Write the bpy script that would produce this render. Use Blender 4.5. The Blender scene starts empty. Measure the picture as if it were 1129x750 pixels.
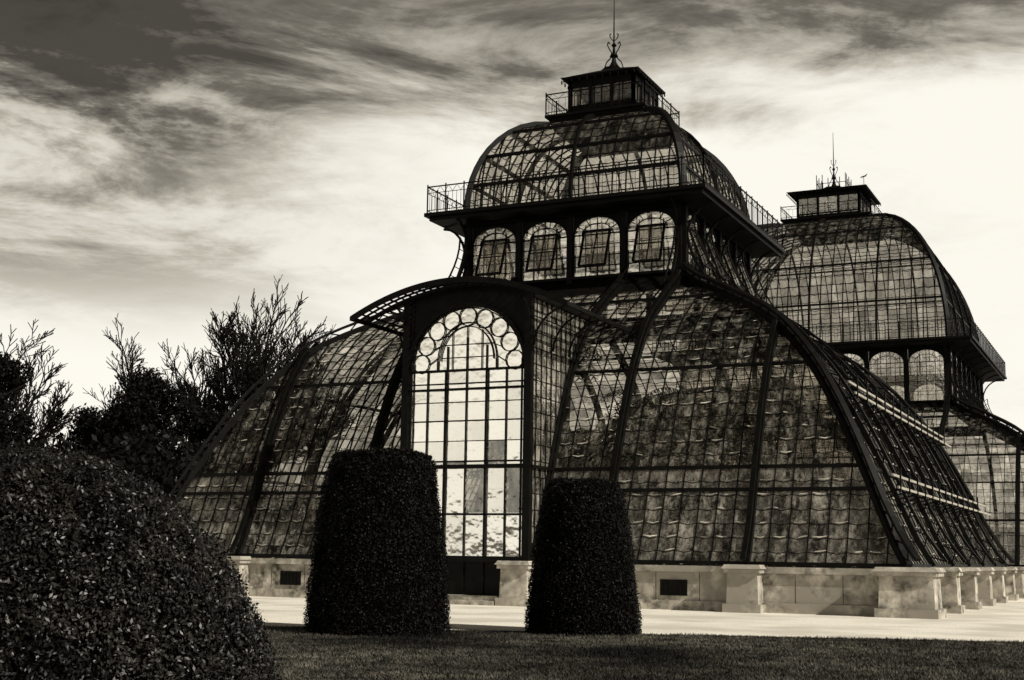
import bpy, numpy as np, math, random
from mathutils import Vector, Matrix
random.seed(7); rng=np.random.default_rng(7)
sc=bpy.context.scene
COL=sc.collection
# ------------------------------------------------------------------ camera
CX,CY,CZ=21.31,-54.77,1.6
yaw,pitch,roll=.4466,.1475,.01528
Fh=Vector((-math.sin(yaw),math.cos(yaw),0)); Rh=Vector((math.cos(yaw),math.sin(yaw),0))
Fw=Fh*math.cos(pitch)+Vector((0,0,math.sin(pitch))); Up=Rh.cross(Fw)
R2=Rh*math.cos(roll)+Up*math.sin(roll); U2=-Rh*math.sin(roll)+Up*math.cos(roll)
cam=bpy.data.cameras.new('camera'); co=bpy.data.objects.new('camera',cam); COL.objects.link(co)
M=Matrix.Identity(4)
for i in range(3):
    M[i][0]=R2[i];M[i][1]=U2[i];M[i][2]=-Fw[i]
M[0][3],M[1][3],M[2][3]=CX,CY,CZ
co.matrix_world=M
cam.sensor_width=36; cam.lens=36*1483/1129; cam.shift_y=.0162; cam.clip_end=6000; cam.clip_start=.1
sc.camera=co
def wp(F,R,z=0.): # point F metres ahead and R metres right of the viewpoint
    p=Vector((CX,CY,0))+Fh*F+Rh*R
    return (p.x,p.y,z)
# ------------------------------------------------------------------ materials
def newmat(n):
    m=bpy.data.materials.new(n); m.use_nodes=True; nt=m.node_tree; nt.nodes.clear()
    return m,nt,nt.nodes,nt.links
def princ(n,c1,c2,scale=4,rough=.7,bump=.0,spec=.3,detail=8,c3=None,scale2=.3,stretch=None):
    m,nt,N,L=newmat(n)
    o=N.new('ShaderNodeOutputMaterial');p=N.new('ShaderNodeBsdfPrincipled');L.new(p.outputs[0],o.inputs[0])
    tc=N.new('ShaderNodeTexCoord')
    mp=N.new('ShaderNodeMapping');L.new(tc.outputs['Object'],mp.inputs[0])
    if stretch: mp.inputs['Scale'].default_value=stretch
    no=N.new('ShaderNodeTexNoise');no.inputs['Scale'].default_value=scale;no.inputs['Detail'].default_value=detail;no.inputs['Roughness'].default_value=.65
    L.new(mp.outputs[0],no.inputs['Vector'])
    r=N.new('ShaderNodeValToRGB');r.color_ramp.elements[0].position=.35;r.color_ramp.elements[1].position=.68
    r.color_ramp.elements[0].color=(*c1,1);r.color_ramp.elements[1].color=(*c2,1)
    L.new(no.outputs[0],r.inputs[0]); out=r.outputs[0]
    if c3:
        n2=N.new('ShaderNodeTexNoise');n2.inputs['Scale'].default_value=scale2;n2.inputs['Detail'].default_value=5
        L.new(mp.outputs[0],n2.inputs['Vector'])
        r2=N.new('ShaderNodeValToRGB');r2.color_ramp.elements[0].position=.42;r2.color_ramp.elements[1].position=.62
        L.new(n2.outputs[0],r2.inputs[0])
        mx=N.new('ShaderNodeMix');mx.data_type='RGBA';L.new(r2.outputs[0],mx.inputs[0]);L.new(out,mx.inputs[6]);mx.inputs[7].default_value=(*c3,1);out=mx.outputs[2]
    L.new(out,p.inputs['Base Color']);p.inputs['Roughness'].default_value=rough;p.inputs['Specular IOR Level'].default_value=spec
    if bump:
        b=N.new('ShaderNodeBump');b.inputs['Strength'].default_value=bump;b.inputs['Distance'].default_value=.03
        L.new(no.outputs[0],b.inputs['Height']);L.new(b.outputs[0],p.inputs['Normal'])
    return m
def glassmat(n,tA,tB,dirtA,dirtB,gloss,dcol,rough=.1,nscale=.8,transl=.5,lo=.42,hi=.66,soot=None,gl=(.25,1.6)):
    m,nt,N,L=newmat(n)
    o=N.new('ShaderNodeOutputMaterial')
    at=N.new('ShaderNodeAttribute');at.attribute_name='pv'
    tc=N.new('ShaderNodeTexCoord')
    # run-down streaks: each pane also gets its own offset so dirt does not flow across glazing bars
    mpg=N.new('ShaderNodeMapping');mpg.inputs['Scale'].default_value=(1.9,1.9,.75);L.new(tc.outputs['Object'],mpg.inputs[0])
    off=N.new('ShaderNodeVectorMath');off.operation='MULTIPLY_ADD';cmb=N.new('ShaderNodeCombineXYZ')
    for i in range(3): L.new(at.outputs['Fac'],cmb.inputs[i])
    L.new(cmb.outputs[0],off.inputs[0]);off.inputs[1].default_value=(.55,.4,.5);L.new(mpg.outputs[0],off.inputs[2])
    no=N.new('ShaderNodeTexNoise');no.inputs['Scale'].default_value=nscale;no.inputs['Detail'].default_value=9;no.inputs['Roughness'].default_value=.78
    L.new(off.outputs[0],no.inputs['Vector'])
    def mr(src,a,b,c,d):
        k=N.new('ShaderNodeMapRange');k.inputs[1].default_value=a;k.inputs[2].default_value=b;k.inputs[3].default_value=c;k.inputs[4].default_value=d
        L.new(src,k.inputs[0]);return k.outputs[0]
    tv=mr(at.outputs['Fac'],0,1,tA,tB)
    cc=N.new('ShaderNodeCombineColor');
    for i,f in enumerate((1,.965,.9)):
        mm=N.new('ShaderNodeMath');mm.operation='MULTIPLY';L.new(tv,mm.inputs[0]);mm.inputs[1].default_value=f;L.new(mm.outputs[0],cc.inputs[i])
    t=N.new('ShaderNodeBsdfTransparent');L.new(cc.outputs[0],t.inputs[0])
    d=N.new('ShaderNodeBsdfDiffuse');d.inputs[0].default_value=(*dcol,1)
    tl=N.new('ShaderNodeBsdfTranslucent');tl.inputs[0].default_value=(*dcol,1)
    if soot:
        ns=N.new('ShaderNodeTexNoise');ns.inputs['Scale'].default_value=1.5;ns.inputs['Detail'].default_value=10;ns.inputs['Roughness'].default_value=.75;ns.inputs['Distortion'].default_value=.25
        av=N.new('ShaderNodeVectorMath');av.inputs[1].default_value=(7.3,2.1,4.4);L.new(off.outputs[0],av.inputs[0]);L.new(av.outputs[0],ns.inputs['Vector'])
        rs=N.new('ShaderNodeValToRGB');rs.color_ramp.elements[0].position=soot[0];rs.color_ramp.elements[1].position=soot[1]
        rs.color_ramp.elements[0].color=(.014,.0125,.010,1);rs.color_ramp.elements[1].color=(*dcol,1);L.new(ns.outputs[0],rs.inputs[0])
        L.new(rs.outputs[0],d.inputs[0]);L.new(rs.outputs[0],tl.inputs[0])
    m0=N.new('ShaderNodeMixShader');m0.inputs[0].default_value=transl;L.new(d.outputs[0],m0.inputs[1]);L.new(tl.outputs[0],m0.inputs[2])
    df=mr(no.outputs[0],lo,hi,dirtA,dirtB)
    m1=N.new('ShaderNodeMixShader');L.new(df,m1.inputs[0]);L.new(t.outputs[0],m1.inputs[1]);L.new(m0.outputs[0],m1.inputs[2])
    g=N.new('ShaderNodeBsdfGlossy');g.inputs['Roughness'].default_value=rough;g.inputs[0].default_value=(.98,.95,.87,1)
    n3=N.new('ShaderNodeTexNoise');n3.inputs['Scale'].default_value=2.2;L.new(tc.outputs['Object'],n3.inputs['Vector'])
    b=N.new('ShaderNodeBump');b.inputs['Strength'].default_value=.35;b.inputs['Distance'].default_value=.06;L.new(n3.outputs[0],b.inputs['Height']);L.new(b.outputs[0],g.inputs['Normal'])
    gm=N.new('ShaderNodeMath');gm.operation='MULTIPLY';L.new(mr(at.outputs['Fac'],0,1,*gl),gm.inputs[0]);gm.inputs[1].default_value=gloss
    m2=N.new('ShaderNodeMixShader');L.new(gm.outputs[0],m2.inputs[0]);L.new(m1.outputs[0],m2.inputs[1]);L.new(g.outputs[0],m2.inputs[2])
    L.new(m2.outputs[0],o.inputs[0]);return m
IRON=princ('dark_iron',(.0015,.0014,.0011),(.006,.0054,.0043),3,.5,.1,.10)
PALE=princ('weathered_pale_rail',(.24,.22,.185),(.45,.42,.36),6,.6)
STONE=princ('weathered_stone',(.06,.054,.043),(.66,.61,.52),2.3,.85,.5,.2,c3=(.30,.275,.23),scale2=.8)
GL_V=glassmat('vault_glass',.38,1.0,.04,.62,.05,(.92,.86,.74),nscale=1.1,lo=.46,hi=.64,soot=(.45,.62))
GL_B=glassmat('lower_band_glass',.3,1.0,.1,.7,.26,(.92,.86,.74),nscale=1.3,lo=.42,hi=.64,transl=.3,soot=(.42,.60))
GL_C=glassmat('clerestory_glass',.85,1,.02,.35,.42,(.92,.86,.74),nscale=1.2,gl=(.6,1.3),transl=.3)
GL_D=glassmat('dome_glass',.62,1.0,.0,.45,.15,(.9,.84,.72),nscale=.9,soot=(.42,.58))
GL_E=glassmat('far_dome_glass',.45,.85,.05,.5,.07,(.9,.84,.72),nscale=.9,soot=(.45,.62),gl=(.6,1.4))
GL_F=glassmat('porch_glass',.3,.8,.5,1.0,.88,(.95,.90,.79),rough=.1,nscale=.9,transl=.1,soot=(.25,.42),gl=(.82,1.1))
LAP=princ('glass_lap_dirt',(.04,.036,.03),(.85,.79,.67),1.3,.35,0,.5)
PLANT=princ('indoor_plant',(.015,.0135,.011),(.22,.205,.17),1.2,.5,0,.4)
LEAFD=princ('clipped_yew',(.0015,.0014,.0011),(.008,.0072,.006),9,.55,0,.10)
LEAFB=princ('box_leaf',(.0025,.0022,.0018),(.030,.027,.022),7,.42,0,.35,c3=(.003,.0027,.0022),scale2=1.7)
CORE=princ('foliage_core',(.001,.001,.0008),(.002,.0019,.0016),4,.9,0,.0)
BARK=princ('bark',(.006,.0054,.0045),(.018,.016,.013),5,.85,0,.08)
GRAV=princ('gravel',(.62,.58,.50),(.98,.93,.83),14,.9,.5,.2,c3=(.58,.54,.47),scale2=.35)
GRASSM=princ('grass_blades',(.004,.0036,.003),(.15,.138,.11),1.8,.7,0,.15,c3=(.003,.0027,.0022),scale2=.16)  # broad near-black patches are painted shade, in place of a shadow across the lawn
LAWNM=princ('lawn_soil',(.003,.0027,.0022),(.04,.036,.029),14,.95,.6,.1,c3=(.003,.0027,.0022),scale2=.16)  # same broad dark patches under the blades, lawn shadow put into the colour
GROUNDM=princ('ground_grass',(.02,.018,.015),(.06,.055,.045),2,.95,.3,.1)
# ------------------------------------------------------------------ mesh buffers
class Buf:
    def __init__(s): s.v=[];s.f=[];s.pv=[]
    def face(s,pts,pv=None):
        n=len(s.v);s.v+= [tuple(p) for p in pts];s.f.append(tuple(range(n,n+len(pts))));s.pv.append(random.random() if pv is None else pv)
    def bar(s,p0,p1,w,h=None,up=(0,0,1),cap=True):
        h=h or w;p0=Vector(p0);p1=Vector(p1);d=p1-p0
        if d.length<1e-5:return
        d.normalize();up=Vector(up)
        if abs(d.dot(up))>.97: up=Vector((1,0,0)) if abs(d.x)<.9 else Vector((0,1,0))
        a=d.cross(up).normalized();b=a.cross(d).normalized()
        n=len(s.v)
        for p in(p0,p1):
            for i,j in((-1,-1),(1,-1),(1,1),(-1,1)): s.v.append(tuple(p+a*(i*w/2)+b*(j*h/2)))
        for i in range(4): s.f.append((n+i,n+(i+1)%4,n+4+(i+1)%4,n+4+i))
        s.pv+=[.5]*4
        if cap: s.f+=[(n+3,n+2,n+1,n),(n+4,n+5,n+6,n+7)];s.pv+=[.5]*2
    def path(s,pts,w,h=None,up=(0,0,1),cap=False):
        for a,b in zip(pts[:-1],pts[1:]): s.bar(a,b,w,h,up,cap)
    def box(s,x0,x1,y0,y1,z0,z1):
        n=len(s.v);s.v+=[(x,y,z) for z in(z0,z1) for x,y in((x0,y0),(x1,y0),(x1,y1),(x0,y1))]
        s.f+=[(n+3,n+2,n+1,n),(n+4,n+5,n+6,n+7)]+[(n+i,n+(i+1)%4,n+4+(i+1)%4,n+4+i) for i in range(4)];s.pv+=[.5]*6
    def ringslab(s,cx,cy,hi_,ho,z0,z1):
        for x0,x1,y0,y1 in((-ho,ho,-ho,-hi_),(-ho,ho,hi_,ho),(-ho,-hi_,-hi_,hi_),(hi_,ho,-hi_,hi_)): s.box(cx+x0,cx+x1,cy+y0,cy+y1,z0,z1)
    def frustum(s,cx,cy,z0,h0,z1,h1,v0=None,v1=None):
        v0=v0 or h0;v1=v1 or h1
        n=len(s.v)
        for z,a,b in((z0,h0,v0),(z1,h1,v1)): s.v+=[(cx-a,cy-b,z),(cx+a,cy-b,z),(cx+a,cy+b,z),(cx-a,cy+b,z)]
        s.f+=[(n+3,n+2,n+1,n),(n+4,n+5,n+6,n+7)]+[(n+i,n+(i+1)%4,n+4+(i+1)%4,n+4+i) for i in range(4)];s.pv+=[.5]*6
    def lathe(s,cx,cy,prof,seg=10):
        n=len(s.v)
        for r,z in prof:
            for k in range(seg): s.v.append((cx+r*math.cos(2*math.pi*k/seg),cy+r*math.sin(2*math.pi*k/seg),z))
        for i in range(len(prof)-1):
            for k in range(seg):
                s.f.append((n+i*seg+k,n+i*seg+(k+1)%seg,n+(i+1)*seg+(k+1)%seg,n+(i+1)*seg+k));s.pv.append(.5)
    def obj(s,name,mat,parent=None,smooth=False):
        me=bpy.data.meshes.new(name);me.from_pydata(s.v,[],s.f);me.materials.append(mat)
        at=me.attributes.new('pv','FLOAT','FACE');at.data.foreach_set('value',np.array(s.pv,dtype=np.float32))
        if smooth: me.polygons.foreach_set('use_smooth',[True]*len(me.polygons))
        o=bpy.data.objects.new(name,me);COL.objects.link(o)
        if parent:o.parent=parent
        return o
def leaves(P,size,mat,name,parent=None,nrm=None,aspect=.5,jit=.55):
    n=len(P);sz=np.broadcast_to(np.asarray(size,float),(n,))*rng.uniform(.6,1.3,n)
    a=rng.normal(size=(n,3))
    if nrm is not None:
        b=rng.normal(size=(n,3))*jit+nrm
        a-= (a*b).sum(1,keepdims=True)/((b*b).sum(1,keepdims=True)+1e-9)*b
    else: b=rng.normal(size=(n,3))
    a/=np.linalg.norm(a,axis=1,keepdims=True)+1e-9
    c=np.cross(a,b);c/=np.linalg.norm(c,axis=1,keepdims=True)+1e-9
    s=sz[:,None]
    V=np.stack([P-a*s*.5,P+c*s*aspect*.5,P+a*s*.5,P-c*s*aspect*.5],1).reshape(-1,3)
    me=bpy.data.meshes.new(name)
    me.vertices.add(4*n);me.vertices.foreach_set('co',V.ravel().astype(np.float32))
    me.loops.add(4*n);me.loops.foreach_set('vertex_index',np.arange(4*n,dtype=np.int32))
    me.polygons.add(n);me.polygons.foreach_set('loop_start',np.arange(0,4*n,4,dtype=np.int32));me.polygons.foreach_set('loop_total',np.full(n,4,dtype=np.int32))
    me.update();me.validate();me.materials.append(mat)
    o=bpy.data.objects.new(name,me);COL.objects.link(o)
    if parent:o.parent=parent
    return o
def empty(n,loc=(0,0,0)):
    e=bpy.data.objects.new(n,None);COL.objects.link(e);e.empty_display_size=.5;return e
# ------------------------------------------------------------------ greenhouse
GH=empty('palm_house_greenhouse')
iron=Buf();glv=Buf();glb=Buf();glc=Buf();gld=Buf();gle=Buf();glf=Buf();stone=Buf();pale=Buf();dark=Buf();lapb=Buf()
BAND=4.5
def resample(prof,step):
    P=[Vector((a,b)) for a,b in prof]
    L=[0]
    for a,b in zip(P[:-1],P[1:]):L.append(L[-1]+(b-a).length)
    n=max(2,round(L[-1]/step));res=[]
    for k in range(n+1):
        s=L[-1]*k/n
        for i in range(len(P)-1):
            if s<=L[i+1]+1e-9:
                f=(s-L[i])/(L[i+1]-L[i]);q=P[i].lerp(P[i+1],f);res.append((q.x,q.y));break
    return res
def smoothprof(pts,n=6):
    out=[];P=[pts[0]]+list(pts)+[pts[-1]]
    for i in range(1,len(P)-2):
        for k in range(n):
            t=k/n;q=[]
            for d in(0,1):
                p0,p1,p2,p3=P[i-1][d],P[i][d],P[i+1][d],P[i+2][d]
                q.append(.5*(2*p1+(p2-p0)*t+(2*p0-5*p1+4*p2-p3)*t*t+(3*p1-p0-3*p2+p3)*t**3))
            out.append(tuple(q))
    out.append(tuple(pts[-1]));return out
def vault(cx,cy,a,b,Uo,VF,VB,prof,glass,cell,row,purlins=(),ribs_u=(),ribs_v=(),opaque_above=1e9,ribw=.26,outer=0,hipw=.3,bw=.035,sides='FRLB',sag=.14,skip=None,low=None,laps=0):
    """cloister vault. prof: list (t,z), t 0 top .. 1 eave"""
    span=Uo-a
    pr=resample([(t*span,z) for t,z in prof],row);pr=[(x/span,z) for x,z in pr]
    n=len(pr)
    hu=lambda t:a+(Uo-a)*t
    vf=lambda t:-(b+(VF-b)*t)
    vb=lambda t:b+(VB-b)*t
    S={'F':(lambda t:-hu(t),hu,lambda w,t,z:Vector((cx+w,cy+vf(t),z)),Vector((0,-1,0))),
       'B':(lambda t:-hu(t),hu,lambda w,t,z:Vector((cx+w,cy+vb(t),z)),Vector((0,1,0))),
       'R':(vf,vb,lambda w,t,z:Vector((cx+hu(t),cy+w,z)),Vector((1,0,0))),
       'L':(vf,vb,lambda w,t,z:Vector((cx-hu(t),cy+w,z)),Vector((-1,0,0)))}
    for sd in sides:
        lo,hi,T,out=S[sd]
        tang=Vector((0,1,0)) if sd in'RL' else Vector((1,0,0))
        ribs=ribs_v if sd in'RL' else ribs_u
        W0,W1=lo(1),hi(1)
        marks=sorted([W0]+list(ribs)+[W1]);g=[]
        for m0,m1 in zip(marks[:-1],marks[1:]):
            k=max(1,round((m1-m0)/cell));g+=[m0+(m1-m0)*i/k for i in range(k)]
        g.append(W1)
        for i in range(n-1):
            (t0,z0),(t1,z1)=pr[i],pr[i+1]
            for w0,w1 in zip(g[:-1],g[1:]):
                c=lambda w,t:min(max(w,lo(t)),hi(t))
                a0,a1,b0,b1=c(w0,t0),c(w1,t0),c(w0,t1),c(w1,t1)
                if b1-b0<1e-4: continue
                if skip and skip(sd,(b0+b1)/2,(z0+z1)/2): continue
                pts=[T(b0,t1,z1),T(b1,t1,z1),T(a1,t0,z0)]
                if a1-a0>1e-4: pts.append(T(a0,t0,z0))
                opqf=(z0+z1)/2>opaque_above
                gg=glass if (low is None or (z0+z1)/2>BAND) else low
                (dark if opqf else gg).face(pts, None)
                if not opqf:
                    m=T((b0+b1)/2,t1+(t1-t0)*sag,z1+(z1-z0)*sag)
                    if sag:
                        iron.bar(pts[0],m,bw*.7,bw*.7,out,False);iron.bar(m,pts[1],bw*.7,bw*.7,out,False)
                        if laps and random.random()<laps and b1-b0>.2:
                            wd=b1-b0;o_=out*.035+Vector((0,0,.02));ff=random.uniform(.02,.10)
                            xa=b0+wd*random.uniform(.03,.5);xb=min(b1-wd*.03,xa+wd*random.uniform(.25,.8));xm=(b0+b1)/2
                            sg=lambda x:sag*(1-abs(x-xm)/(wd/2))
                            tt=lambda f,w:T(w,t1+(t1-t0)*f,z1+(z1-z0)*f)+o_
                            xc_=(xa+xb)/2
                            lapb.face([tt(sg(xa)-.07,xa),tt(sg(xc_)-.06,xc_),tt(sg(xb)-.07,xb),tt(sg(xb)-.09-ff*.3,xb),tt(sg(xc_)-.07-ff,xc_),tt(sg(xa)-.09-ff*.3,xa)])
                    else: iron.bar(pts[0],pts[1],bw*.8,bw*.8,out,False)
            for w in g[1:-1]:
                l0,h0,l1,h1=lo(t0),hi(t0),lo(t1),hi(t1)
                if w<=l1 or w>=h1: continue
                if skip and skip(sd,w,(z0+z1)/2): continue
                f=0
                if w<l0: f=(l0-w)/(l0-l1)
                if w>h0: f=(w-h0)/(h1-h0)
                iron.bar(T(w,t0+(t1-t0)*f,z0+(z1-z0)*f),T(w,t1,z1),bw,bw*1.8,out,False)
        for zp in purlins:
            for i in range(n-1):
                (t0,z0),(t1,z1)=pr[i],pr[i+1]
                if z1<=zp<=z0:
                    t=t0+(t1-t0)*(z0-zp)/(z0-z1+1e-9)
                    for w0,w1 in zip(g[:-1],g[1:]):
                        if skip and skip(sd,(w0+w1)/2,zp): continue
                        w0=max(w0,lo(t));w1=min(w1,hi(t))
                        if w1>w0: iron.bar(T(w0,t,zp),T(w1,t,zp),.12,.14,out,False)
        for w in ribs:
            pts=[]
            for i,(t,z) in enumerate(pr):
                if lo(t)<=w<=hi(t):
                    if skip and skip(sd,w,z): continue
                    pts.append(T(w,t,z))
            if len(pts)<2: continue
            N_=[]
            for i in range(len(pts)):
                d=pts[min(i+1,len(pts)-1)]-pts[max(i-1,0)];d.normalize();nv=tang.cross(d).normalized()
                if nv.dot(out)+nv.z<0:nv=-nv
                N_.append(nv)
            q=[p+m*.08 for p,m in zip(pts,N_)]
            for k in range(len(q)-1): iron.bar(q[k],q[k+1],ribw,.2,N_[k])
            if outer:
                oq=[p+m*outer for p,m in zip(pts,N_)]
                L_=len(oq)
                for k in range(L_):
                    z=oq[k].z
                    if z<3.4: oq[k]=oq[k]+out*((3.4-z)/2*.34)**1.4
                for k in range(L_-1):
                    iron.bar(oq[k],oq[k+1],ribw*.8,.09,N_[k])
                    iron.bar(pts[k] if k%2 else oq[k],oq[k+1] if k%2 else pts[k+1],.045,.045)
    for sx in(-1,1):
        for f in(vf,vb):
            if f is vb and 'B' not in sides: continue
            h=[Vector((cx+sx*hu(t),cy+f(t),z)) for t,z in pr]
            dg=Vector((sx,-1 if f is vf else 1,0)).normalized()
            ho=[]
            for k in range(len(h)):
                d=(h[min(k+1,n-1)]-h[max(k-1,0)]).normalized();nv=(dg-d*dg.dot(d)).normalized()
                if nv.z<0 and abs(nv.z)>.01: nv=-nv
                ho.append(nv)
            for k in range(n-1):
                iron.bar(h[k]+ho[k]*.05,h[k+1]+ho[k+1]*.05,hipw,hipw*.8,ho[k])
                if outer:
                    fl=[dg*(((3.4-q.z)/2*.38)**1.4 if q.z<3.4 else 0) for q in(h[k],h[k+1])]
                    A_=h[k]+ho[k]*outer+fl[0];B_=h[k+1]+ho[k+1]*outer+fl[1]
                    iron.bar(A_,B_,ribw,.1,ho[k]);iron.bar(h[k] if k%2 else A_,B_ if k%2 else h[k+1],.05,.05)
    return pr
def frames(cx,cy,h,v=None):
    v=v or h
    return {'F':(lambda x,o,z:(cx+x,cy-v-o,z),h),'B':(lambda x,o,z:(cx-x,cy+v+o,z),h),
            'R':(lambda x,o,z:(cx+h+o,cy+x,z),v),'L':(lambda x,o,z:(cx-h-o,cy-x,z),v)}
def archwindow(T,x0,x1,z0,z1,glass,nx=4,nz=5,fr=.07,vent=False,rings=True):
    r=(x1-x0)/2;xc=(x0+x1)/2;ry=r*.72;zs=z1-ry;K=14
    arc=[(xc+r*math.cos(math.pi*(1-k/K)),zs+ry*math.sin(math.pi*(1-k/K))) for k in range(K+1)]
    for k in range(K):
        (xa,za),(xb,zb)=arc[k],arc[k+1]
        dark.face([T(xa,0,za),T(xb,0,zb),T(xb,0,z1+.2),T(xa,0,z1+.2)])
        iron.bar(T(xa,.03,za),T(xb,.03,zb),fr,fr)
    for i in range(nx):
        xa=x0+(x1-x0)*i/nx;xb=x0+(x1-x0)*(i+1)/nx
        for j in range(nz):
            za=z0+(zs-z0)*j/nz;zb=z0+(zs-z0)*(j+1)/nz
            glass.face([T(xa,-.04,za),T(xb,-.04,za),T(xb,-.04,zb),T(xa,-.04,zb)])
    for k in range(K):
        (xa,za),(xb,zb)=arc[k],arc[k+1]
        glass.face([T(xa,-.04,zs),T(xb,-.04,zs),T(xb,-.04,zb),T(xa,-.04,za)])
    for i in range(1,nx):
        x=x0+(x1-x0)*i/nx;zt=zs+(math.sqrt(max(0,1-((x-xc)/r)**2))*ry*(.62 if rings else 1))
        iron.bar(T(x,0,z0),T(x,0,zt),.035)
    for j in range(nz+1): 
        z=z0+(zs-z0)*j/nz;iron.bar(T(x0,0,z),T(x1,0,z),.03 if 0<j<nz else .05)
    for s in(x0,x1): iron.bar(T(s,.02,z0),T(s,.02,zs),fr)
    if rings:
        A_=[(xc+r*.66*math.cos(math.pi*(1-k/K)),zs+ry*.62*math.sin(math.pi*(1-k/K))) for k in range(K+1)]
        iron.path([T(x,0,z) for x,z in A_],.035)
        for k in range(1,6):
            an=math.pi*k/6;iron.bar(T(xc+r*.66*math.cos(an),0,zs+ry*.62*math.sin(an)),T(xc+r*math.cos(an),0,zs+ry*math.sin(an)),.03)
    if vent:
        xa,xb=xc-r*.55,xc+r*.55;zc=z0+(zs-z0)*1.08;zb=z0+.35
        q=[T(xa,.02,zc),T(xb,.02,zc),T(xb,.6,zb),T(xa,.6,zb)]
        glass.face(q)
        for k in range(4): iron.bar(q[k],q[(k+1)%4],.085)
        iron.bar(T(xc,.02,zc),T(xc,.6,zb),.045);iron.bar(T(xa,.3,(zc+zb)/2),T(xb,.3,(zc+zb)/2),.045)
def railing(pts,h=1.0,post=.9,fill=.2):
    for p0,p1 in zip(pts[:-1],pts[1:]):
        p0=Vector(p0);p1=Vector(p1);L=(p1-p0).length
        for z,w in((h,.045),(h*.76,.022),(.12,.03)): iron.bar(p0+Vector((0,0,z)),p1+Vector((0,0,z)),w)
        n=max(1,round(L/post))
        for k in range(n+1):
            p=p0.lerp(p1,k/n);iron.bar(p,p+Vector((0,0,h+.1)),.045)
        m=max(1,round(L/fill))
        for k in range(m):
            a=p0.lerp(p1,k/m);b=p0.lerp(p1,(k+1)/m)
            iron.bar(a+Vector((0,0,.12)),a+Vector((0,0,h*.76)),.014,cap=False)
            if k%2==0: iron.bar(a+Vector((0,0,h*.76)),b+Vector((0,0,h)),.014,cap=False)
            else: iron.bar(a+Vector((0,0,h)),b+Vector((0,0,h*.76)),.014,cap=False)
def ring(cx,cy,h,z,v=None):
    v=v or h
    return [(cx-h,cy-v,z),(cx+h,cy-v,z),(cx+h,cy+v,z),(cx-h,cy+v,z),(cx-h,cy-v,z)]
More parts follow.
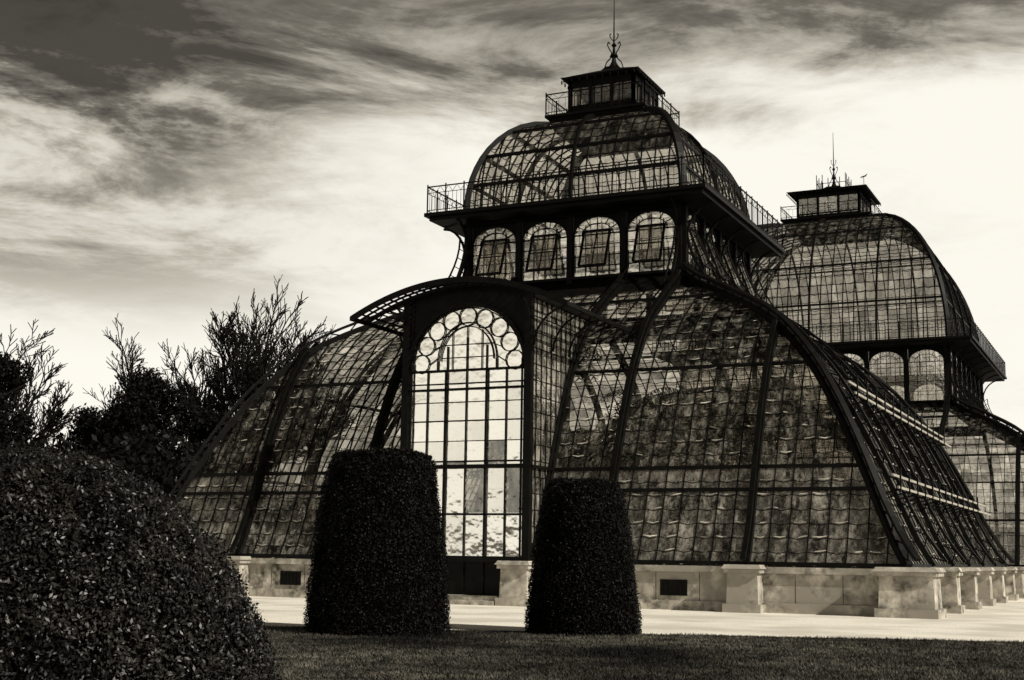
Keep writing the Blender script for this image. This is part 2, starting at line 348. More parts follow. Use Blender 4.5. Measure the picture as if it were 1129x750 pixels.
def upper(cx,cy,a,z0,z2,c,ztop,e,nwin,cell,zap,ztip,body,eave,hb,skirt=1.3,gd=None):
    for sd,(T,h) in frames(cx,cy,a).items():
        n=nwin;pw=.24;gap=(2*h-pw)/n
        zc=z2-.26;zb=z0+.0
        dark.face([T(-h,0,z0-.8),T(h,0,z0-.8),T(h,0,zb),T(-h,0,zb)])
        dark.face([T(-h,.0,zc+.18),T(h,.0,zc+.18),T(h,0,z2),T(-h,0,z2)])
        for k in range(n+1):
            x=-h+pw/2+gap*k
            iron.bar(T(x,.05,z0-.3),T(x,.05,z2),pw,.24,up=Vector(T(0,1,0))-Vector(T(0,0,0)))
            q=[T(x,.15+(c-a-.25)*(1-math.cos(s*math.pi/2)),z2-1.5*(1-math.sin(s*math.pi/2))-.12) for s in[i/6 for i in range(7)]]
            if sd in 'RL' or k in(0,n):
                iron.path(q,.09,.09)
                q=[T(x,.12+skirt*(1-math.sin((1-s)*math.pi/2))*1.0,z0+1.9-(3.0)*s) for s in[i/8 for i in range(9)]]
                iron.path(q,.11,.1)
                q2=[T(x,.45+skirt*1.15*(1-math.sin((1-s)*math.pi/2))*1.0,z0+2.1-(3.0)*s) for s in[i/8 for i in range(9)]]
                iron.path(q2,.06,.06)
                for u_,v_ in zip(q,q2): iron.bar(u_,v_,.035)
        for k in range(n):
            x0=-h+pw+gap*k;x1=-h+gap*(k+1)
            archwindow(T,x0+.02,x1-.02,zb,zc,glc,nx=4,nz=4,vent=(n<=4),rings=True)
            dark.face([T(x0-.02,-.003,zc+.15),T(x1+.02,-.003,zc+.15),T(x1+.02,-.003,zc+.3),T(x0-.02,-.003,zc+.3)])
        iron.bar(T(-h,.08,zb-.04),T(h,.08,zb-.04),.2,.12)
        iron.bar(T(-h,.1,z2-.1),T(h,.1,z2-.1),.2,.18)
    iron.ringslab(cx,cy,a-.15,c-.12,z2-.06,z2+.1);iron.ringslab(cx,cy,a-.17,c+.05,z2+.103,z2+.26)
    railing(ring(cx,cy,c-.05,z2+.26),1.15)
    zd=z2+.27
    iron.ringslab(cx,cy,a-.1,a+.12,zd,zd+.28)
    pf=[(math.cos(th),zd+.25+(ztop-.45-zd-.25)*math.sin(th)) for th in[math.pi/2*k/18 for k in range(19)]][::-1]
    H=ztop-zd
    vault(cx,cy,e-.15,e-.15,a+.02,a+.02,a+.02,pf,gd or gld,cell,cell*.9,purlins=(zd+H*.28,zd+H*.55,zd+H*.8),ribs_u=(-a*.5,0,a*.5) if nwin>4 else (0,),ribs_v=(-a*.5,0,a*.5) if nwin>4 else (0,),ribw=.12,outer=0,hipw=.26,sag=.1,bw=.042 if nwin<=4 else .06)
    iron.frustum(cx,cy,ztop-.75,e-.35,ztop-.12,e-.1)
    iron.frustum(cx,cy,ztop-.117,e,ztop,e)
    railing(ring(cx,cy,e-.04,ztop),.95,post=e*.5,fill=.3)
    zb=ztop+.003
    for sd,(T,h) in frames(cx,cy,body).items():
        n=3;gap=2*h/n
        for k in range(n+1): iron.bar(T(-h+gap*k,0,zb),T(-h+gap*k,0,zb+hb),.16)
        iron.bar(T(-h,0,zb+.5),T(h,0,zb+.5),.1);iron.bar(T(-h,0,zb+hb-.18),T(h,0,zb+hb-.18),.1,.36)
        dark.face([T(-h,0,zb),T(h,0,zb),T(h,0,zb+.4),T(-h,0,zb+.4)])
        for k in range(n):
            glc.face([T(-h+gap*k,-.03,zb+.4),T(-h+gap*(k+1),-.03,zb+.4),T(-h+gap*(k+1),-.03,zb+hb-.2),T(-h+gap*k,-.03,zb+hb-.2)],.95 if k==1 else .2)
            iron.bar(T(-h+gap*(k+.5),0,zb+.5),T(-h+gap*(k+.5),0,zb+hb),.04)
    dark.frustum(cx,cy,zb+.02,body-.05,zb+.06,body-.05)
    ze=zb+hb
    iron.frustum(cx,cy,ze-.02,eave-.08,ze+.08,eave);iron.frustum(cx,cy,ze+.083,eave*.98,zap-.25,eave*.3);iron.frustum(cx,cy,zap-.247,eave*.26,zap,eave*.16)
    for sd,(T,h) in frames(cx,cy,eave).items():
        m=int(h*2/.35)
        for k in range(m): 
            x=-h+(k+.5)*2*h/m; iron.bar(T(x,0,ze-.16),T(x,0,ze),.05)
    s=(ztip-zap)
    iron.lathe(cx,cy,[(.28,zap-.05),(.12,zap+.08*s),(.08,zap+.14*s),(.2,zap+.17*s),(.08,zap+.2*s),(.05,zap+.3*s),(.13,zap+.33*s),(.04,zap+.36*s),(.035,zap+.5*s),(.016,ztip)])
    for k in range(4):
        an=k*math.pi/2+.3
        dx,dy=math.cos(an),math.sin(an)
        q=[(cx+dx*r,cy+dy*r,zap+z*s) for r,z in((.42,.0),(.34,.08),(.16,.14),(.1,.22),(.22,.28),(.3,.34),(.26,.38),(.18,.35))]
        iron.path(q,.045)
        q=[(cx+dx*r,cy+dy*r,zap+z*s) for r,z in((.05,.4),(.16,.44),(.2,.49),(.12,.5))]
        iron.path(q,.035)
LP=smoothprof([(0,12.85),(.03,12.6),(.1,12.12),(.246,11.36),(.473,9.99),(.632,8.33),(.74,6.67),(.827,4.97),(.893,3.52),(.952,2.25),(1,1.45)],5)
U,VF,VB,A=14.56,13.33,14.56,4.8
PW=2.45;PV=-(VF+.55)   # porch half width, porch front plane
def skipP(sd,w,z): return sd=='F' and abs(w)<PW and z<10.6
vault(0,0,A,A,U,VF,VB,LP,glv,.6,.5,purlins=(1.5,3.85,4.6,8.2,11.4),ribs_u=(-9.7,-4.85,-PW,PW,4.85,9.7),
      ribs_v=[-VF+(VF+VB)/6*k for k in range(1,6)],opaque_above=12.0,outer=.36,skip=skipP,ribw=.2,hipw=.26,low=glb,laps=.5)
upper(0,0,A,12.95,15.72,6.15,20.99,2.36,4,.58,23.66,26.91,1.5,1.85,1.75)
for z,t in((6.9,.73),(7.3,.705),(3.75,.885),(4.15,.865)):
    uu=A+(U-A)*t
    y0,y1=-(A+(VF-A)*t)+.3,A+(VB-A)*t-.3
    pale.bar((uu+.7,y0,z+.15),(uu+.7,y1,z+.15),.05,.075)
for k in range(13):
    for z,t in((6.9,.73),(3.75,.885)):
        uu=A+(U-A)*t;y=-(A+(VF-A)*t)+.5+k*1.65
        iron.bar((uu,y,z-.1),(uu+.74,y,z+.1),.05);iron.bar((uu+.74,y,z),(uu+.74,y,z+.75),.05)
# central pavilion
D=46.94
upper(0,D,9.25,12.3,16.04,11.0,27.18,3.39,7,.8,30.2,34.6,2.3,3.0,2.1,skirt=1.6,gd=gle)
vault(0,D,9.25,9.25,18.5,18.5,18.5,[(t,1.45+(z-1.45)*10.8/11.4) for t,z in LP],glv,.8,.7,purlins=(1.5,4.15,8.2,11),ribs_u=(-13.9,-9.25,-4.6,0,4.6,9.25,13.9),ribs_v=(-13.9,-9.25,-4.6,0,4.6,9.25,13.9),opaque_above=11.9,outer=.42,sag=.1,low=glb)
for sd,(T,h) in frames(0,D,1.1).items():
    for k in range(6): iron.bar(T(-h+h*2*k/5,0,29.7),T(-h+h*2*k/5,0,30.7+.3*(k%2)),.05)
    iron.bar(T(-h,0,30.3),T(h,0,30.3),.04)
iron.bar((2.8,D-2.8,29.2),(2.8,D-2.8,30.0),.035)
iron.bar((2.68,D-2.8,30.0),(2.98,D-2.8,30.08),.05,.09);iron.bar((2.95,D-2.8,30.08),(3.05,D-2.8,30.2),.05);iron.bar((2.7,D-2.8,30.02),(2.56,D-2.8,29.96),.03,.07)
# linking wing
WH=9.5;wpf=[(WH*math.sin(th),1.45+9.2*math.cos(th)) for th in[math.pi*k/24-math.pi/2 for k in range(25)]]
ys=[14.6+.85*k for k in range(17)]
for (xa,za),(xb,zb) in zip(wpf[:-1],wpf[1:]):
    for ya,yb in zip(ys[:-1],ys[1:]):
        glv.face([(xa,ya,za),(xa,yb,za),(xb,yb,zb),(xb,ya,zb)]);iron.bar((xa,ya,za),(xa,yb,za),.05,cap=False)
    for i,ya in enumerate(ys): iron.bar((xa,ya,za),(xb,ya,zb),.3 if i%5==0 else .05,.3 if i%5==0 else .05)
# ---------------- porch
Tf=lambda x,o,z:(x,PV-o,z)
zc=10.25
zsill=1.5
HW=4.15
def porch():
    x0,x1=-PW+.16,PW-.16;r=x1;zs=zc-r;K=28
    arc=[(r*math.cos(math.pi*(1-k/K)),zs+r*math.sin(math.pi*(1-k/K))) for k in range(K+1)]
    roofz=lambda x:10.95-1.1*(x/HW)**2
    for (xa,za),(xb,zb) in zip(arc[:-1],arc[1:]):
        dark.face([Tf(xa,0,za),Tf(xb,0,zb),Tf(xb,0,roofz(xb)),Tf(xa,0,roofz(xa))])
        iron.bar(Tf(xa,.05,za),Tf(xb,.05,zb),.12)
        glf.face([Tf(xa,-.05,zs),Tf(xb,-.05,zs),Tf(xb,-.05,zb),Tf(xa,-.05,za)],.8)
    lv=[zsill,2.95,3.05,4.55,4.8,5.5,6.2,6.85,7.45,zs]
    xs=[x0+(x1-x0)*k/6 for k in range(7)]
    for j,(za,zb) in enumerate(zip(lv[:-1],lv[1:])):
        for i,(xa,xb) in enumerate(zip(xs[:-1],xs[1:])):
            pvv=random.random()
            tgt=glf
            if (i,j) in((4,3),(4,4),(2,3),(5,2),(3,2)): tgt=glb;pvv=.3
            tgt.face([Tf(xa,-.05,za),Tf(xb,-.05,za),Tf(xb,-.05,zb),Tf(xa,-.05,zb)],pvv)
    rr=r*.5
    for x in xs[1:-1]: iron.bar(Tf(x,0,zsill),Tf(x,0,zs+math.sqrt(max(0,rr**2-x*x)) if abs(x)<rr else zs),.04)
    for x in(-r*.345,r*.345): iron.bar(Tf(x,.02,zsill),Tf(x,.02,zs),.07)
    for z,w in((zsill,.2),(3.0,.07),(4.62,.13),(4.8,.05),(5.5,.02),(6.2,.035),(6.85,.02),(7.3,.07),(7.5,.035),(zs,.07)):
        iron.bar(Tf(x0,.02,z),Tf(x1,.02,z),w)
    for q in(rr,rr*.9): iron.path([Tf(q*math.cos(math.pi*k/K),0,zs+.35+q*1.15*math.sin(math.pi*k/K)) for k in range(K+1)],.032)
    iron.bar(Tf(-rr,0,zs),Tf(-rr,0,zs+.35),.05);iron.bar(Tf(rr,0,zs),Tf(rr,0,zs+.35),.05)
    cr=r*.145
    for k in range(9):
        an=math.pi*(.04+k*.92/8);R_=r*.8
        cxx,czz=R_*math.cos(an),zs+.05+R_*math.sin(an)
        iron.path([Tf(cxx+cr*math.cos(2*math.pi*j/12),0,czz+cr*math.sin(2*math.pi*j/12)) for j in range(13)],.032)
        iron.bar(Tf(cxx-cr*math.cos(an),0,czz-cr*math.sin(an)),Tf(rr*math.cos(an),0,zs+.3+rr*1.1*math.sin(an)),.028)
    iron.path([Tf(r*.955*math.cos(math.pi*k/K),0,zs+r*.955*math.sin(math.pi*k/K)) for k in range(K+1)],.03)
    for x in(-rr*.5,0,rr*.5): iron.bar(Tf(x,0,zs),Tf(x,0,zs+.3+1.1*math.sqrt(rr*rr-x*x)),.028)
    for z in(zs+.45,zs+.9): iron.bar(Tf(-rr*.9,0,z),Tf(rr*.9,0,z),.022)
    for s in(-1,1):
        iron.bar(Tf(s*(PW-.08),.0,1.46),Tf(s*(PW-.08),.0,roofz(PW)),.26,.26)
        iron.bar(Tf(s*(PW-.3),.06,1.46),Tf(s*(PW-.3),.06,zs+.3),.06,.06)
        iron.bar(Tf(s*(PW-.18),.02,zs+.2),Tf(s*(PW-.18),.02,roofz(PW)),.06,.3)
    def vy(z):
        for (t0,z0),(t1,z1) in zip(LP[:-1],LP[1:]):
            if z1<=z<=z0: return -(A+(VF-A)*(t0+(t1-t0)*(z0-z)/(z0-z1+1e-9)))
        return -VF
    for s in(-1,1):
        x=s*PW
        zl=[1.5+i*.55 for i in range(16)]+[roofz(PW)-.02]
        for za,zb in zip(zl[:-1],zl[1:]):
            y=PV
            ya,yb=vy(za),vy(zb)
            while y<min(ya,yb)-.02 :
                y2=min(y+.42,min(ya,yb));glb.face([(x,y,za),(x,y2,za),(x,y2,zb),(x,y,zb)]);iron.bar((x,y2,za),(x,y2,zb),.05,cap=False);y=y2
            glb.face([(x,y,za),(x,ya,za),(x,yb,zb),(x,y,zb)])
            iron.bar((x,PV,za),(x,ya,za),.03)
        iron.bar((x,PV,roofz(PW)-.1),(x,vy(roofz(PW)-.1),roofz(PW)-.1),.16,.22)
        iron.bar((x+s*.06,PV,4.6),(x+s*.06,vy(4.6),4.6),.1)
    dark.box(-PW+.9,PW-.9,PV+.05,PV+.25,.0,1.42)
    dark.box(-PW+.1,-PW+.897,PV+.1,PV+.3,.0,1.42);dark.box(PW-.897,PW-.1,PV+.1,PV+.3,.0,1.42)
    for k in range(5): iron.bar(Tf(-1.5+k*.75,-.03,.1),Tf(-1.5+k*.75,-.03,1.4),.08,.06)
    yf=PV-.95;hw=HW;K=30
    xs=[-hw+2*hw*k/K for k in range(K+1)]
    def yback(z,x): return vy(min(z,12.8))-.05
    for xa,xb in zip(xs[:-1],xs[1:]):
        za,zb=roofz(xa),roofz(xb)
        inner=abs((xa+xb)/2)<2.5
        ya,yb=yback(za,xa),yback(zb,xb)
        if inner: dark.face([(xa,PV,za+.05),(xb,PV,zb+.05),(xb,yb,zb+.05),(xa,ya,za+.05)])
        iron.bar((xa,yf,za),(xb,yf,zb),.08,.2)
        iron.bar((xa,yf+.5,za),(xb,yf+.5,zb),.05,.07)
        iron.bar((xa,PV,za),(xb,PV,zb),.1,.14)
        iron.bar((xa,PV+1.3,za),(xb,PV+1.3,zb),.06,.08)
        iron.bar((xa,PV+2.7,za),(xb,PV+2.7,zb),.06,.08)
    for k in range(0,K+1):
        x=xs[k];z=roofz(x)
        iron.bar((x,yf,z+.03),(x,max(yback(z,x),PV),z+.03),.12 if k%2 else .08,.03)
    for s in(-1,1):
        z=roofz(hw);iron.bar((s*hw,yf-.05,z),(s*hw,yback(z,hw),z),.1,.14)
        for y in(PV,PV+1.6,PV+3.0):
            q=[(s*(PW+.1+(hw-PW-.3)*(1-math.cos(i/7*math.pi/2))),y,8.7+1.3*math.sin(i/7*math.pi/2)) for i in range(8)]
            if y<vy(9.3): iron.path(q,.06)
        q=[(s*PW,PV-.85*(1-math.cos(i/7*math.pi/2)),9.0+1.2*math.sin(i/7*math.pi/2)) for i in range(8)]
        iron.path(q,.06)
porch()
# ---------------- stone plinth
def pier(x0,x1,y0,y1):
    stone.box(x0-.1,x1+.1,y0-.1,y1+.1,.003,.26);stone.frustum((x0+x1)/2,(y0+y1)/2,.263,(x1-x0)/2,1.2,(x1-x0)/2-.03,(y1-y0)/2,(y1-y0)/2-.03)
    stone.box(x0-.07,x1+.07,y0-.07,y1+.07,1.203,1.33);stone.frustum((x0+x1)/2,(y0+y1)/2,1.333,(x1-x0)/2+.13,1.46,(x1-x0)/2+.05,(y1-y0)/2+.13,(y1-y0)/2+.05)
def plinth(cx,cy,Uo,Vf,Vb,piersx,piersy):
    stone.box(cx-Uo,cx+Uo,cy-Vf,cy-Vf+.5,0,1.2);stone.box(cx-Uo,cx+Uo,cy+Vb-.5,cy+Vb,0,1.2)
    stone.box(cx-Uo,cx-Uo+.5,cy-Vf+.5,cy+Vb-.5,0,1.2);stone.box(cx+Uo-.5,cx+Uo,cy-Vf+.5,cy+Vb-.5,0,1.2)
    for x0,x1,y0,y1 in((-Uo-.1,Uo+.1,-Vf-.1,-Vf+.55),(-Uo-.1,Uo+.1,Vb-.55,Vb+.1),(-Uo-.1,-Uo+.55,-Vf+.55,Vb-.55),(Uo-.55,Uo+.1,-Vf+.55,Vb-.55)):
        stone.box(cx+x0,cx+x1,cy+y0,cy+y1,1.203,1.4)
    stone.box(cx-Uo-.12,cx+Uo+.12,cy-Vf-.12,cy-Vf-.003,0,.3)
    stone.box(cx+Uo+.003,cx+Uo+.12,cy-Vf,cy+Vb,0,.3)
    stone.box(cx-Uo-.12,cx-Uo-.003,cy-Vf,cy+Vb,0,.3)
    for x in piersx: pier(cx+x-.5,cx+x+.5,cy-Vf-.62,cy-Vf+.2)
    for y in piersy:
        for s in(-1,1): pier(min(cx+s*(Uo-.2),cx+s*(Uo+.85)),max(cx+s*(Uo-.2),cx+s*(Uo+.85)),cy+y-.42,cy+y+.42)
    for s in(-1,1): pier(min(cx+s*(Uo-.75),cx+s*(Uo+.85)),max(cx+s*(Uo-.75),cx+s*(Uo+.85)),cy-Vf-.7,cy-Vf+.75)
    for s in(-1,1): pier(min(cx+s*(Uo-.75),cx+s*(Uo+.85)),max(cx+s*(Uo-.75),cx+s*(Uo+.85)),cy+Vb-.75,cy+Vb+.7)
plinth(0,0,U,VF,VB,(-9.7,9.7),[-VF+(VF+VB)/6*k for k in range(1,6)])
for s in(-1,1): pier(s*2.25-.5,s*2.25+.5,PV-.75,PV-.02)
plinth(0,D,18.5,18.5,18.5,(-13.9,-9.25,9.25,13.9),(-13.9,-9.25,-4.6,0,4.6,9.25,13.9))
for x0,x1 in((-14.5,-10.3),(-9.1,-2.9),(2.9,9.1),(10.3,13.7)):
    k=x0+.9
    while k<x1-.2: dark.box(k-.008,k+.008,-VF-.004,-VF+.02,.31,1.19);k+=1.45
stone.box(-9.7,-9.2,14.7,28.3,0,1.42);stone.box(9.2,9.7,14.7,28.3,0,1.42)
stone.box(-1.6,1.6,PV-.9,PV-.02,.0,.15);stone.box(-1.6,1.6,PV-.6,PV-.02,.153,.3)
for x in(-7.35,7.3):
    dark.box(x-.45,x+.45,-VF-.03,-VF+.1,.45,.95)
    for k in range(6): iron.bar((x-.4+k*.16,-VF-.04,.47),(x-.4+k*.16,-VF-.04,.93),.03)
floor=Buf();floor.face([(-14,-13,.05),(14,-13,.05),(14,14,.05),(-14,14,.05)]);floor.face([(-18,29,.05),(18,29,.05),(18,65,.05),(-18,65,.05)])
iron.obj('iron_frame',IRON,GH);dark.obj('sheet_metal_panels',IRON,GH);glv.obj('vault_panes',GL_V,GH);glb.obj('lower_band_panes',GL_B,GH);glc.obj('clerestory_panes',GL_C,GH)
gld.obj('dome_panes',GL_D,GH);gle.obj('central_dome_panes',GL_E,GH);lapb.obj('pane_laps',LAP,GH);glf.obj('porch_panes',GL_F,GH);stone.obj('stone_plinth',STONE,GH);pale.obj('blind_rails',PALE,GH)
floor.obj('floor',GROUNDM,GH)
P=[]
def blob(cx,cy,cz,rx,ry,rz,n):
    d=rng.normal(size=(n,3));d/=np.linalg.norm(d,axis=1,keepdims=True);d*=rng.uniform(.5,1,(n,1))**.5
    P.append(np.array([cx,cy,cz])+d*np.array([rx,ry,rz]))
for k in range(70):
    side=random.random()
    if side<.55: x=random.uniform(-12,12);y=-11.3+random.uniform(0,2)
    elif side<.85: x=12+random.uniform(-1.5,.3);y=random.uniform(-11,12)
    else: x=random.uniform(-10,10);y=random.uniform(-7,11)
    r=random.uniform(.5,1.5);z=random.uniform(1,3.6)
    blob(x,y,z,r,r,r*1.1,260)
for k in range(26): blob(random.uniform(-8.5,8.5),random.uniform(-8,9),random.uniform(3.5,8),1.6,1.6,1.3,260)
leaves(np.concatenate(P),.32,PLANT,'indoor_plants',GH,aspect=.35)
pb=Buf()
for k in range(14):
    x,y=random.uniform(-8.5,8.5),random.uniform(-8.5,9);h=random.uniform(5,9)
    pb.bar((x,y,0),(x+random.uniform(-.4,.4),y,h),.28)
    for j in range(16):
        an=random.uniform(0,6.28);L=random.uniform(2,3)
        el=random.uniform(.2,1.2);p=Vector((x,y,h))
        for q in range(7):
            dirv=Vector((math.cos(an)*math.cos(el),math.sin(an)*math.cos(el),math.sin(el)));q2=p+dirv*L/7
            pb.bar(p,q2,.03,cap=False)
            sdv=Vector((-math.sin(an),math.cos(an),-.35))
            for s in(-1,1):
                for u_ in(.2,.7):
                    o=p.lerp(q2,u_);w=Vector((sdv.x*s,sdv.y*s,-.45))*(.6 if 0<q<6 else .3)
                    pb.face([o,o+dirv*.09,o+w+dirv*.15])
            p=q2;el-=.28
pb.obj('indoor_palms',PLANT,GH)
# ------------------------------------------------------------------ topiary
def wob(d,k,s=0):
    return (np.sin(d[:,0]*k+1.3+s)*np.sin(d[:,1]*k*1.3+.7+s)+np.sin(d[:,2]*k*1.1+2.1+s)*np.sin(d[:,0]*k*.7+s)) *.5
def topiary(F,R,rb,rt,h,n,name,seed):
    E=empty(name);c=np.array(wp(F,R))
    th=rng.uniform(0,2*np.pi,n);s=rng.uniform(0,1,n)
    rad=lambda s:(rb+(rt-rb)*s**1.15)+.05*np.sin(s*np.pi)
    ntop=int(n*.18)
    z=s*h;r=rad(s)
    edge=np.clip((s-.93)/.07,0,1);r=r-edge**2*.18
    r[:ntop]=rt*np.sqrt(rng.uniform(0,1,ntop));z[:ntop]=h+.04*np.cos(r[:ntop]/rt*2)-np.clip(r[:ntop]/rt-.8,0,1)*.3
    X=np.stack([r*np.cos(th),r*np.sin(th),z],1)
    N_=np.stack([np.cos(th),np.sin(th),np.full(n,.12)],1);N_[:ntop]=[0,0,1]
    X+=N_*(wob(X,3.1,seed)*.05+wob(X,9,seed)*.03+rng.normal(size=n)*.024)[:,None]
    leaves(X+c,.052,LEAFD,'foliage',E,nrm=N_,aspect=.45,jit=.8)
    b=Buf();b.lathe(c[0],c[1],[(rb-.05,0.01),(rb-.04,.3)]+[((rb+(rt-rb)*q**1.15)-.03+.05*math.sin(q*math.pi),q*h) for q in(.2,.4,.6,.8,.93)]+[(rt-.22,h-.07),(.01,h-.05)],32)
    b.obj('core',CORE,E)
    b=Buf();b.bar((c[0],c[1],0),(c[0],c[1],h*.7),.2);b.obj('trunk',BARK,E)
topiary(28.2,-2.69,1.45,1.05,3.68,60000,'topiary_cone',0)
topiary(29.2,1.6,1.2,.78,3.2,46000,'topiary_cone',2.)
E=empty('clipped_round_bush');c=np.array(wp(12.,-4.35))
n=120000;d=rng.normal(size=(n,3));d/=np.linalg.norm(d,axis=1,keepdims=True);d[:,2]=np.abs(d[:,2])
rad=np.array([2.3,2.3,2.42])
off=1+.022*wob(d,5)+.022*wob(d,14,1)+.018*wob(d,30,2)+rng.normal(size=n)*.014
nn=d/rad;nn/=np.linalg.norm(nn,axis=1,keepdims=True)
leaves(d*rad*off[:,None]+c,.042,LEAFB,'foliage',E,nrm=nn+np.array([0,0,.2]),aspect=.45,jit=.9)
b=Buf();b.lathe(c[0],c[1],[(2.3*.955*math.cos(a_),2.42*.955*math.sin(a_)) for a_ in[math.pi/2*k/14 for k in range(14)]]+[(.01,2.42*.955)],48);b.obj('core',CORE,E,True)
b=Buf();b.bar((c[0],c[1],0),(c[0],c[1],1.6),.18);b.obj('trunk',BARK,E)
# ------------------------------------------------------------------ trees
def bare_tree(F,R,h,w,seed=1,z0=.33,nl=9,dense=1.):
    """round crown of fine upswept twigs on a short bole"""
    rd=random.Random(seed);b=Buf();x,y,_=wp(F,R)
    def limb(p,d,L,r,lv):
        n=(4,5,6,7)[lv];q=p
        for i in range(n):
            d=(d+Vector((rd.gauss(0,.10),rd.gauss(0,.10),rd.gauss(0,.05)+.05))).normalized()
            q2=q+d*L/n;rr=max(r*(1-.11*i),.034);b.bar(q,q2,rr,rr,(.3,.2,1),False)
            if lv>0 and i>=1:
                for _ in range(2 if rd.random()<.62*dense else 1):
                    a=Vector((rd.gauss(0,1),rd.gauss(0,1),rd.gauss(0,.6))).normalized()
                    limb(q2,(d+a*.62).normalized(),L*rd.uniform(.42,.62)*(1-.05*i),max(r*.45,.034),lv-1)
            q=q2
    zt=h*z0;b.bar((x,y,0),(x,y,zt),h*.028,h*.028,cap=False)
    top=Vector((x,y,zt));H=h-zt
    for k in range(nl):
        an=k*2.399+rd.uniform(-.3,.3);tl=(k/(nl-1))**.7*1.2
        d=Vector((math.sin(tl)*math.cos(an),math.sin(tl)*math.sin(an),math.cos(tl)))
        reach=1/math.sqrt((math.sin(tl)/w)**2+(math.cos(tl)/H)**2)
        limb(top-Vector((0,0,rd.uniform(0,H*.12))),d,reach*.74,h*.013,3)
    return b.obj('bare_tree',BARK)
bare_tree(85,-16.4,18.4,6.0,3,z0=.38,nl=14)
bare_tree(95,-26,17.2,4.0,5,z0=.42,nl=8,dense=.8)
bare_tree(88,-20.9,15.8,4.0,8,z0=.4,nl=8,dense=.8)
bare_tree(76,-28.6,14.2,5.0,11,z0=.35,nl=9,dense=.8)
bare_tree(105,-15.4,20.0,4.,12,z0=.5,nl=6,dense=.7)
bare_tree(92,-37,16,3.5,15,z0=.4,nl=4,dense=.5)
def evergreen(F,R,h,r,seed,name='evergreen_tree',n=9000,blobs=26):
    rs=random.Random(seed);E=empty(name);x,y,_=wp(F,R);pts=[]
    for k in range(blobs):
        z=rs.uniform(.1,.93)*h;rr=r*(1-.5*(z/h)**2)
        an=rs.uniform(0,6.28);q=rs.uniform(0,.75)*rr;s=rs.uniform(.2,.38)*r
        m=n//blobs;d=rng.normal(size=(m,3));d/=np.linalg.norm(d,axis=1,keepdims=True);d*=rng.uniform(.3,1.12,(m,1))
        pts.append(np.array([x+q*math.cos(an),y+q*math.sin(an),z])+d*np.array([s,s,s*.85]))
    leaves(np.concatenate(pts),.2,LEAFD,'foliage',E,aspect=.6)
    b=Buf();b.lathe(x,y,[(.3,0),(.25,h*.4),(.08,h*.9)],8)
    for k in range(10):
        z=h*(.2+.07*k);an=k*2.4;b.bar((x,y,z),(x+math.cos(an)*r*.6,y+math.sin(an)*r*.6,z+.8),.1)
    b.obj('trunk',BARK,E)
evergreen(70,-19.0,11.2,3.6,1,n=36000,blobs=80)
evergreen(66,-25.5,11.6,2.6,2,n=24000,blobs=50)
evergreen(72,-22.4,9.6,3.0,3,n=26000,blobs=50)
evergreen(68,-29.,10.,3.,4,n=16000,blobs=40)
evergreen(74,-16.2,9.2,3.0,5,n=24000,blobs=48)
pts=[]
for k in range(220):
    F=random.uniform(60,76);R=random.uniform(-46,-14.5);z=random.uniform(.4,6.2);s=random.uniform(1.2,2.2);m=420
    d=rng.normal(size=(m,3));d/=np.linalg.norm(d,axis=1,keepdims=True);d*=rng.uniform(.4,1.05,(m,1));pts.append(np.array(wp(F,R,z))+d*s)
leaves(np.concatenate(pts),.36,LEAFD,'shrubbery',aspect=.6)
# ------------------------------------------------------------------ ground
b=Buf();S=3000;b.face([(-S,-S,0),(S,-S,0),(S,S,0),(-S,S,0)]);b.obj('ground',GROUNDM)
b=Buf();b.face([wp(24,-40,.004),wp(20,60,.004),wp(140,60,.004),wp(110,-13,.004),wp(58,-14,.004),wp(52,-40,.004)]);b.obj('gravel_path',GRAV)
edgeF=lambda R:31.1-(R+15)/26*2.7+.06*math.sin(R*1.7)+.04*math.sin(R*5.1)
b=Buf();Rs=[-40+80*k/160 for k in range(161)]
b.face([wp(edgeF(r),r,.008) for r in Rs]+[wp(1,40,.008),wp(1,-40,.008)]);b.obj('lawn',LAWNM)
n=170000
Fv=rng.uniform(15.5,31.2,n);Rv=rng.uniform(-1,1,n)*(Fv*.42)
ok=Fv<31.1-(Rv+15)/26*2.7+.06*np.sin(Rv*1.7)+.04*np.sin(Rv*5.1)+rng.normal(size=n)*.07
Fv,Rv=Fv[ok],Rv[ok];n=len(Fv)
B=np.array([CX,CY,0])+Fv[:,None]*np.array(Fh)+Rv[:,None]*np.array(Rh)
tuft=.5+.5*np.sin(Rv*2.1+np.sin(Fv*1.3)*2)*np.sin(Fv*2.7+np.sin(Rv*.9)*2)
an=rng.uniform(0,2*np.pi,n);hh=rng.uniform(.015,.05,n)*(.6+tuft*.9);w=.011
dx=np.stack([np.cos(an)*w,np.sin(an)*w,np.zeros(n)],1);tip=np.stack([rng.normal(size=n)*.025,rng.normal(size=n)*.025,hh],1)
V=np.stack([B-dx,B+dx,B+tip],1).reshape(-1,3);V[:,2]+=.008
me=bpy.data.meshes.new('grass');me.vertices.add(3*n);me.vertices.foreach_set('co',V.ravel().astype(np.float32));me.loops.add(3*n);me.loops.foreach_set('vertex_index',np.arange(3*n,dtype=np.int32))
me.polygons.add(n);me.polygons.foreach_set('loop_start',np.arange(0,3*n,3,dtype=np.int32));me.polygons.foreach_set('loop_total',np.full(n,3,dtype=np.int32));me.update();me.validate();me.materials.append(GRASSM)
COL.objects.link(bpy.data.objects.new('grass',me))
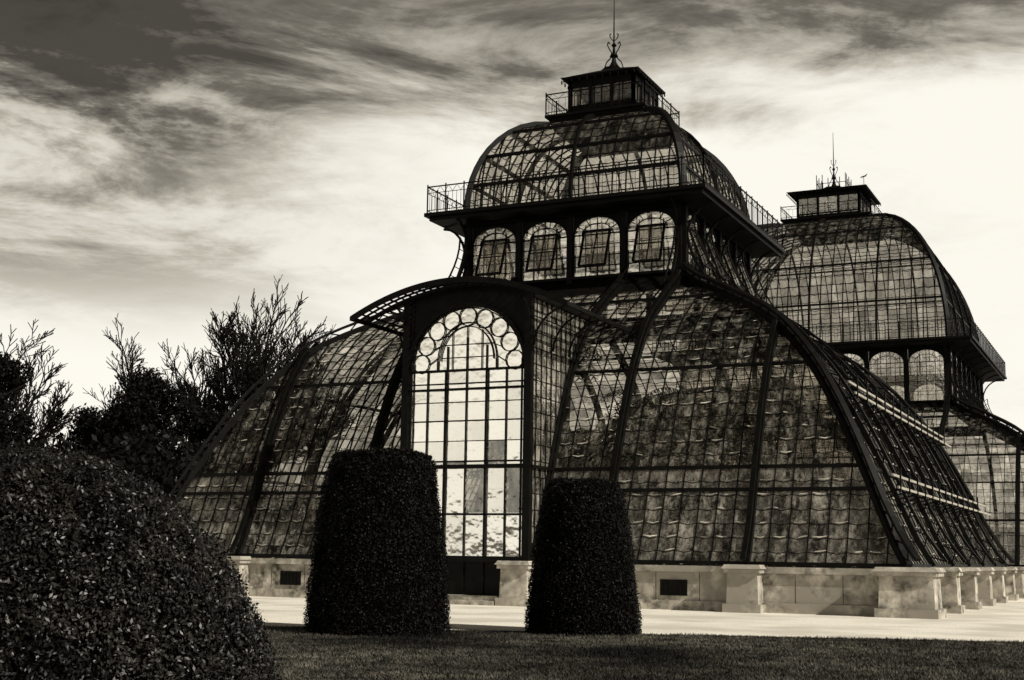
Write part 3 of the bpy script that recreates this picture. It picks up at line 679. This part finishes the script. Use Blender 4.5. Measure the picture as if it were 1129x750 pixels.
# ------------------------------------------------------------------ light
sv=Vector((.98,-.196,0)).normalized();el=math.radians(37)
sdir=sv*math.cos(el)+Vector((0,0,math.sin(el)))
sun=bpy.data.lights.new('sun','SUN');sun.energy=5;sun.angle=math.radians(.5);sun.color=(1,.95,.84)
so=bpy.data.objects.new('sun',sun);COL.objects.link(so);so.rotation_euler=(-sdir).to_track_quat('-Z','Y').to_euler();so.location=(40,-40,60)
w=bpy.data.worlds.new('World');sc.world=w;w.use_nodes=True;nt=w.node_tree;N=nt.nodes;L=nt.links;N.clear()
o=N.new('ShaderNodeOutputWorld');bg=N.new('ShaderNodeBackground');L.new(bg.outputs[0],o.inputs[0])
tc=N.new('ShaderNodeTexCoord');sep=N.new('ShaderNodeSeparateXYZ');L.new(tc.outputs['Generated'],sep.inputs[0])
def mth(op,a,b=None,c=None):
    k=N.new('ShaderNodeMath');k.operation=op
    for i,q in enumerate((a,b,c)):
        if q is None: continue
        if isinstance(q,(int,float)):k.inputs[i].default_value=q
        else:L.new(q,k.inputs[i])
    return k.outputs[0]
def sm(src,a,b,c=0,d=1):
    k=N.new('ShaderNodeMapRange');k.interpolation_type='SMOOTHSTEP';k.inputs[1].default_value=a;k.inputs[2].default_value=b;k.inputs[3].default_value=c;k.inputs[4].default_value=d;L.new(src,k.inputs[0]);return k.outputs[0]
mp=N.new('ShaderNodeMapping');mp.vector_type='POINT';mp.inputs['Rotation'].default_value=(.08,.16,-yaw);mp.inputs['Scale'].default_value=(2.2,2.2,7.5);L.new(tc.outputs['Generated'],mp.inputs[0])
def noise(sc_,det,ro,dist=0,off=0):
    k=N.new('ShaderNodeTexNoise');k.inputs['Scale'].default_value=sc_;k.inputs['Detail'].default_value=det;k.inputs['Roughness'].default_value=ro;k.inputs['Distortion'].default_value=dist
    if off:
        a=N.new('ShaderNodeVectorMath');a.inputs[1].default_value=(off,off*.7,off*.3);L.new(mp.outputs[0],a.inputs[0]);L.new(a.outputs[0],k.inputs[0])
    else: L.new(mp.outputs[0],k.inputs[0])
    return k.outputs[0]
n1=noise(1.1,8,.6,.5);n2=noise(2.5,12,.68,.55,3.7);n3=noise(1.6,12,.66,.5,9.1)
z=sep.outputs[2]
side=mth('ADD',mth('MULTIPLY',sep.outputs[0],Rh.x),mth('MULTIPLY',sep.outputs[1],Rh.y))
zz=mth('ADD',z,mth('MULTIPLY',mth('SUBTRACT',n1,.5),.14))
zz=mth('ADD',zz,mth('MULTIPLY',mth('SUBTRACT',n2,.5),.12))
zz=mth('ADD',zz,mth('MULTIPLY',sm(side,-.05,-.38),.03))
top=mth('MULTIPLY',sm(zz,.295,.395),sm(n3,.30,.66,.5,1.05))
hi=sm(z,.42,.55)
left=sm(side,.0,-.34)
lz=sm(z,.13,.24)
st=sm(mth('ADD',mth('MULTIPLY',n3,.55),mth('MULTIPLY',n2,.45)),.41,.58)
lf=mth('MULTIPLY',mth('MULTIPLY',left,lz),mth('ADD',mth('MULTIPLY',st,.55),.2))
dk=mth('MAXIMUM',mth('MINIMUM',mth('ADD',mth('MULTIPLY',top,mth('SUBTRACT',1,mth('MULTIPLY',lf,.6))),lf),.95),hi)
dk=mth('ADD',dk,mth('MULTIPLY',sm(n2,.5,.75),.08))
rp=N.new('ShaderNodeValToRGB');L.new(dk,rp.inputs[0]);e=rp.color_ramp.elements
e[0].position=0;e[0].color=(1,.965,.87,1);e[1].position=1;e[1].color=(.045,.039,.031,1)
k=e.new(.35);k.color=(.56,.52,.44,1);k=e.new(.7);k.color=(.17,.153,.125,1)
sky=N.new('ShaderNodeTexSky');sky.sky_type='NISHITA';sky.sun_disc=False;sky.sun_elevation=el;sky.sun_rotation=math.atan2(sdir.x,sdir.y)
bw=N.new('ShaderNodeRGBToBW');L.new(sky.outputs[0],bw.inputs[0])
bwm=mth('MULTIPLY',bw.outputs[0],.004)
ad=N.new('ShaderNodeMix');ad.data_type='RGBA';ad.blend_type='ADD';ad.inputs[0].default_value=1;L.new(rp.outputs[0],ad.inputs[6]);L.new(bwm,ad.inputs[7])
L.new(ad.outputs[2],bg.inputs[0]);bg.inputs[1].default_value=.97
sc.view_settings.view_transform='Standard';sc.view_settings.look='None';sc.view_settings.exposure=0
